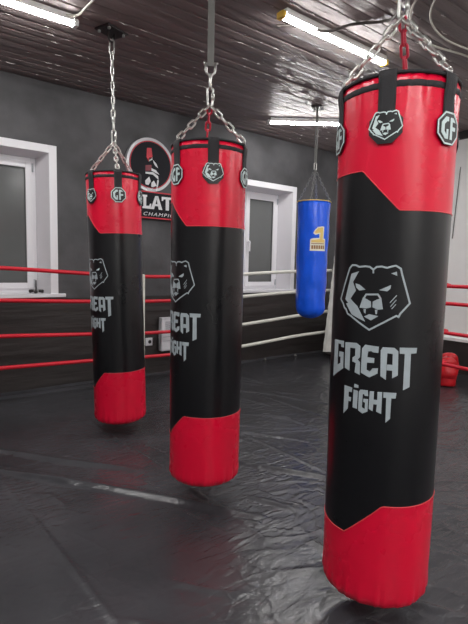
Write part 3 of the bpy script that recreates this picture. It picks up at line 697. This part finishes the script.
# ------------------------------------------------------------------ red gloves on the floor
def glove(label, x, y, rz, tilt=0.0):
    t = thing('boxing_glove', label, 'boxing glove', (x, y, 0.004), rz, 'red gloves by the dark plinth')
    t.rotation_euler = (tilt, 0, rz)
    def shell(cx, cy, cz, rx, ry, rz_, f=None, n=22, m=14):
        rows = []
        for j in range(m + 1):
            ph = -PI / 2 + PI * j / m
            row = []
            for i in range(n):
                a = 2 * PI * i / n; ce = max(math.cos(ph), 0.02)
                x = abs(ce) ** 0.8 * math.copysign(abs(math.cos(a)) ** 0.9, math.cos(a)) * rx; y = abs(ce) ** 0.8 * math.copysign(abs(math.sin(a)) ** 0.9, math.sin(a)) * ry; z = math.sin(ph) * rz_
                if f: x, y, z = f(x, y, z)
                row.append((cx + x, cy + y, cz + z))
            rows.append(row)
        return rows
    def bulge(x, y, z):            # wide knuckle end, narrower towards the wrist, curled palm
        k = 1 + 0.2 * z
        return x * k, y * k - 0.35 * z * z + 0.012 * math.sin(z * 38) * (1 if y < 0 else 0), z
    MB().grid(shell(0, 0, 0.158, 0.104, 0.092, 0.128, bulge), True).build('mitt', 'glove', t, True)
    MB().grid(shell(-0.082, -0.060, 0.150, 0.040, 0.040, 0.088), True).build('thumb', 'glove', t, True)
    A = [2 * PI * i / 24 for i in range(24)]
    rows = [[(r * 1.05 * math.cos(a), r * 0.92 * math.sin(a), z) for a in A] for r, z in ((0.06, 0.006), (0.078, 0.0), (0.086, 0.006), (0.086, 0.035), (0.085, 0.07), (0.086, 0.10), (0.06, 0.115))]
    MB().grid(rows, True).build('cuff', 'glove', t, True)
    return t
glove('rounded red boxing glove at the foot of the white wall, the one further right', 4.80, 2.475, -0.5)
glove('red boxing glove on the floor, mostly hidden behind the big bag', 4.55, 2.36, -0.9)

# ------------------------------------------------------------------ wall sign
def sign():
    SY = WALL
    t = thing('wall_sign', 'round black and silver club sign with red crested helmet on the dark wall', 'sign', (2.264, SY, 1.60))
    ox, oz = 2.264, 1.60
    flat = lambda y0: (lambda u, v, w: Vector((u - ox, -y0 - w, v - oz)))
    cx, cz, r = 2.264, 2.105, 0.256
    circ = lambda r, n=64: [(cx + r * math.cos(2 * PI * k / n), cz + r * math.sin(2 * PI * k / n)) for k in range(n)]
    rd = flat_solid([circ(r)], 0.040, flat(0.0), cut=False); link('rim_disc', rd, 'sign_silver', t)
    fd = link('field', flat_solid([circ(r - 0.028)], 0.004, flat(0.040), cut=False), 'sign_black', t)
    link('red_ring', flat_solid(stroke(circ(r - 0.034, 64), 0.008, True), 0.002, flat(0.044), cut=False), 'sign_red', fd)
    E = {'plume': [(2.22, 2.259), (2.268, 2.266), (2.28, 2.177), (2.237, 2.135), (2.216, 2.174)], 'top': [(2.237, 2.163), (2.277, 2.183), (2.28, 2.156), (2.242, 2.136)], 'brow': [(2.285, 2.156), (2.326, 2.12), (2.342, 2.084), (2.31, 2.103), (2.293, 2.129)], 'l1': [(2.269, 2.074), (2.318, 2.062), (2.356, 2.024), (2.31, 2.037), (2.269, 2.051)], 'l2': [(2.205, 2.032), (2.286, 2.039), (2.343, 2.008), (2.348, 1.973), (2.286, 2.015), (2.205, 2.016)], 'block': [(2.205, 2.095), (2.269, 2.105), (2.269, 2.051), (2.205, 2.042)], 'fl': [(2.201, 1.947), (2.245, 1.991), (2.262, 1.948), (2.238, 1.909), (2.206, 1.913)], 'fr': [(2.27, 1.935), (2.297, 1.959), (2.327, 1.913), (2.286, 1.894), (2.267, 1.899)], 'jaw': [(2.214, 1.89), (2.254, 1.883), (2.291, 1.889), (2.27, 1.866), (2.238, 1.863)], 'strip': [(2.335, 1.971), (2.352, 1.966), (2.332, 1.856), (2.321, 1.862)]}
    link('helmet_emblem', flat_solid([E[k] for k in ('top', 'brow', 'l1', 'l2', 'fl', 'fr', 'jaw', 'strip')], 0.002, flat(0.044), cut=False), 'sign_white', t)
    link('helmet_plume', flat_solid([E['plume']], 0.002, flat(0.044), cut=False), 'sign_red', t)
    link('helmet_side', flat_solid([E['block']], 0.002, flat(0.0442), cut=False), 'sign_darkred', t)
    x0, x1, z0, z1 = 1.96, 2.70, 1.595, 1.845
    link('name_board', flat_solid([[(x0, z0), (x1, z0), (x1, z1), (x0, z1)]], 0.046, flat(0.0), cut=False), 'sign_black', t)
    link('board_border', flat_solid(stroke([(x0, z0), (x1, z0), (x1, z1), (x0, z1)], 0.012, True), 0.004, flat(0.043), cut=False), 'sign_red', t)
    a, b = 1.682, 1.812
    Lt = [(2.172, b), (2.222, b), (2.222, b - .016), (2.212, b - .022), (2.212, a + .026), (2.246, a + .028), (2.254, a + .05), (2.268, a + .05), (2.262, a), (2.172, a), (2.172, a + .016), (2.182, a + .022), (2.182, b - .022), (2.172, b - .016)]
    A1 = [(2.262, a), (2.312, b), (2.344, b), (2.332, b - .045), (2.328, b - .03), (2.298, a)]
    A2 = [(2.344, b), (2.392, a), (2.352, a), (2.326, b - .028)]
    A3 = [(2.300, a + .032), (2.348, a + .032), (2.342, a + .052), (2.306, a + .052)]
    Tt = [(2.384, b), (2.512, b), (2.512, b - .040), (2.498, b - .040), (2.490, b - .022), (2.466, b - .022), (2.466, a), (2.430, a), (2.430, b - .022), (2.406, b - .022), (2.398, b - .040), (2.384, b - .040)]
    O = stroke([(2.575 + .040 * math.cos(2 * PI * k / 20), (a + b) / 2 + .053 * math.sin(2 * PI * k / 20)) for k in range(20)], 0.026, True)
    link('name_letters', flat_solid([Lt, A1, A2, A3, Tt] + O, 0.003, flat(0.046), cut=False), 'sign_white', t)
    fc = bpy.data.curves.new('lettering', 'FONT'); fc.body = 'CHAMPION'; fc.size = 0.048; fc.extrude = 0.001; fc.space_character = 1.25; fc.shear = 0.25
    tmp = bpy.data.objects.new('tmp', fc); COL.objects.link(tmp)
    bpy.context.view_layer.update()
    me = bpy.data.meshes.new_from_object(tmp.evaluated_get(bpy.context.evaluated_depsgraph_get()))
    COL.objects.unlink(tmp); bpy.data.objects.remove(tmp)
    w = max(v.co.x for v in me.vertices); k = 0.42 / w
    for v in me.vertices: v.co = Vector((2.176 - ox + v.co.x * k, -0.048 - v.co.z, 1.616 - oz + v.co.y))
    me.materials.clear(); link('small_letters', me, 'sign_white', t)
sign()

# ------------------------------------------------------------------ small wall things
t = thing('wall_heater', 'white wall box with louvred grille low on the wall behind the ropes', 'heater', (2.545, WALL - 0.012, 0.253))
MB().box(-0.17, 0.17, -0.07, 0.0, 0.0, 0.345).build('casing', 'plastic_white', t, bevel=0.008)
g = MB()
for k in range(5): g.box(-0.125, 0.125, -0.076, -0.069, 0.215 + 0.020 * k, 0.226 + 0.020 * k)
g.build('grille', 'plastic_grey', t)
g = MB().box(-0.15, 0.15, -0.073, -0.069, 0.145, 0.152); g.box(-0.15, 0.15, -0.073, -0.069, 0.105, 0.110); g.build('seam', 'plastic_grey', t)
t = thing('wall_socket', 'small square white electrical socket on the dark wall left of the white box', 'socket', (2.262, WALL - 0.012, 0.355))
MB().box(-0.04, 0.04, -0.014, 0.0, -0.04, 0.04).build('cover', 'plastic_white', t, bevel=0.004)
MB().tube([(0.008, -0.0145, 0.0), (0.008, -0.0155, 0.0)], 0.018, 16).build('outlet', 'black_hole', t)
t = thing('metal_fitting', 'small dark metal fitting with an upright pin on the left window sill', 'metal fitting', (1.20, WALL + 0.07, 0.862))
MB().tube([(0, 0, 0.012), (0, 0, 0.115)], [0.008, 0.005], 8).build('pin', 'dark_steel', t, True)
for a in (0.2, 2.3, 4.4):
    MB().tube([(0.012 * math.cos(a), 0.012 * math.sin(a), 0.022), (0.04 * math.cos(a), 0.04 * math.sin(a), 0.020), (0.062 * math.cos(a), 0.062 * math.sin(a), 0.016)], [0.010, 0.014, 0.016], 8).build('lobe', 'dark_steel', t, True)
MB().tube([(0, 0, 0.0), (0, 0, 0.03)], 0.02, 12).build('hub', 'chrome', t, True)
o = MB().tube([(0, 0, 0.78), (-0.004, 0.0, 0.76), (-0.004, 0.02, 0.4), (-0.004, 0.04, 0.0)], 0.0038, 6).build('hanging_cord', 'cable_dark', None, True)
o.location = (EAST - 0.004, 2.715, 1.50); tag(o, 'thin dark cord hanging down the white wall', 'cord')
for x, w in ((3.32, 'nearest the middle bag'), (3.82, 'midway to the corner post'), (4.34, 'closest to the corner post')):
    t = thing('anchor_bolt', 'small bright bolt at the edge of the black floor sheet, ' + w, 'bolt', (x, WALL - 0.055, 0.008))
    MB().tube([(0, 0, 0.0), (0, 0, 0.012)], 0.016, 6).build('nut', 'chrome', t)
    MB().tube([(0, 0, 0.010), (0, 0, 0.024)], 0.007, 8).build('stud', 'chrome', t)

# ------------------------------------------------------------------ lamps
def tube_light(label, p0, p1, z, cap, group=None):
    p0 = Vector(p0); p1 = Vector(p1); d = p1 - p0; Ln = d.length; c = (p0 + p1) / 2
    t = thing('tube_light', label, 'ceiling lamp', (c.x, c.y, z), math.atan2(d.y, d.x), group)
    h = Ln / 2
    MB().box(-h + 0.03, h - 0.03, -0.031, 0.031, -0.002, CEIL - z + 0.004).build('housing', 'lamp_house', t, bevel=0.003)
    n = 8; prof = [(0.029 * math.cos(PI + PI * k / n), 0.010 + 0.032 * math.sin(PI + PI * k / n)) for k in range(n + 1)]
    rows = [[(x, a, b) for a, b in prof] for x in (-h + 0.03, h - 0.03)]
    MB().grid(rows).build('diffuser', 'tube', t, True)
    for s in (-1, 1):
        a, b = (-h, -h + 0.03) if s < 0 else (h - 0.03, h)
        MB().box(a, b, -0.030, 0.030, -0.024, 0.016).build('end_cap', cap, t, bevel=0.006)
    return t
tube_light('lit tube lamp at the upper left, cut off by the photo edge', (-0.09, 3.093), (1.125, 3.093), 2.624, 'lamp_cap_grey')
tube_light('lit tube lamp with yellow end caps, behind the chains of the big bag', (2.00, 2.185), (3.05, 2.185), 2.624, 'lamp_cap')
tube_light('lit tube lamp set askew far back behind the blue bag chain', (3.345, 3.79), (4.24, 3.11), 2.624, 'lamp_cap_grey')
for a, b in (((-0.9, 1.6), (0.3, 1.6)), ((-0.4, 0.1), (0.8, 0.1)), ((2.2, -0.4), (3.4, -0.4)), ((3.7, 0.7), (4.9, 0.7)), ((-0.9, -1.6), (0.3, -1.6)), ((0.78, -2.45), (0.78, -1.25)), ((0.48, -2.45), (0.48, -1.25)), ((3.6, -1.7), (4.8, -1.7))):  # unseen lamps added to light the room, some placed for the bag highlight
    tube_light('added fill tube lamp on the ceiling behind or above the photographer, out of view', a, b, 2.624, 'lamp_cap_grey', 'added lamps out of view')

# ceiling cables
def cable(label, pts, r, m):
    p = smooth_path(pts, 8); o = MB().tube([q - p[0] for q in p], r, 8).build('ceiling_cable', m, None, True); o.location = p[0]
    tag(o, label, 'cable')
zc = CEIL - 0.012
cable('pale cable looping on the ceiling beside the upper left lamp', [(0.70, 3.16, zc), (0.84, 3.13, zc), (0.98, 3.10, zc), (1.09, 3.03, zc - .008), (1.11, 2.92, zc), (1.11, 2.75, zc), (1.08, 2.5, zc)], 0.0075, 'cable_pale')
cable('dark cable curving over the ceiling left of the big bag chains', [(2.12, 2.34, zc), (2.22, 2.24, zc), (2.34, 2.13, zc - .04), (2.46, 2.02, zc), (2.56, 1.90, zc), (2.57, 1.80, zc - .01), (2.50, 1.72, zc), (2.38, 1.66, zc), (2.1, 1.6, zc)], 0.009, 'cable_dark')
cable('pale cable curving over the ceiling right of the big bag chains', [(2.40, 1.45, zc), (2.55, 1.66, zc), (2.75, 1.79, zc), (3.04, 1.84, zc - .01), (3.42, 1.78, zc), (3.9, 1.74, zc)], 0.007, 'cable_pale')
cable('thin pale cable beside the thicker one right of the big bag chains', [(2.45, 1.38, zc), (2.62, 1.58, zc), (2.82, 1.70, zc), (3.10, 1.75, zc), (3.5, 1.70, zc), (3.9, 1.68, zc)], 0.006, 'cable_pale')

# ------------------------------------------------------------------ world and view
w = bpy.data.worlds.new('world'); sc.world = w; w.use_nodes = True
w.node_tree.nodes['Background'].inputs['Color'].default_value = (0.05, 0.055, 0.07, 1)
w.node_tree.nodes['Background'].inputs['Strength'].default_value = 0.2
sc.view_settings.view_transform = 'Standard'; sc.view_settings.look = 'None'
sc.view_settings.exposure = 2.2; sc.view_settings.gamma = 1.0; sc.view_settings.use_curve_mapping = False
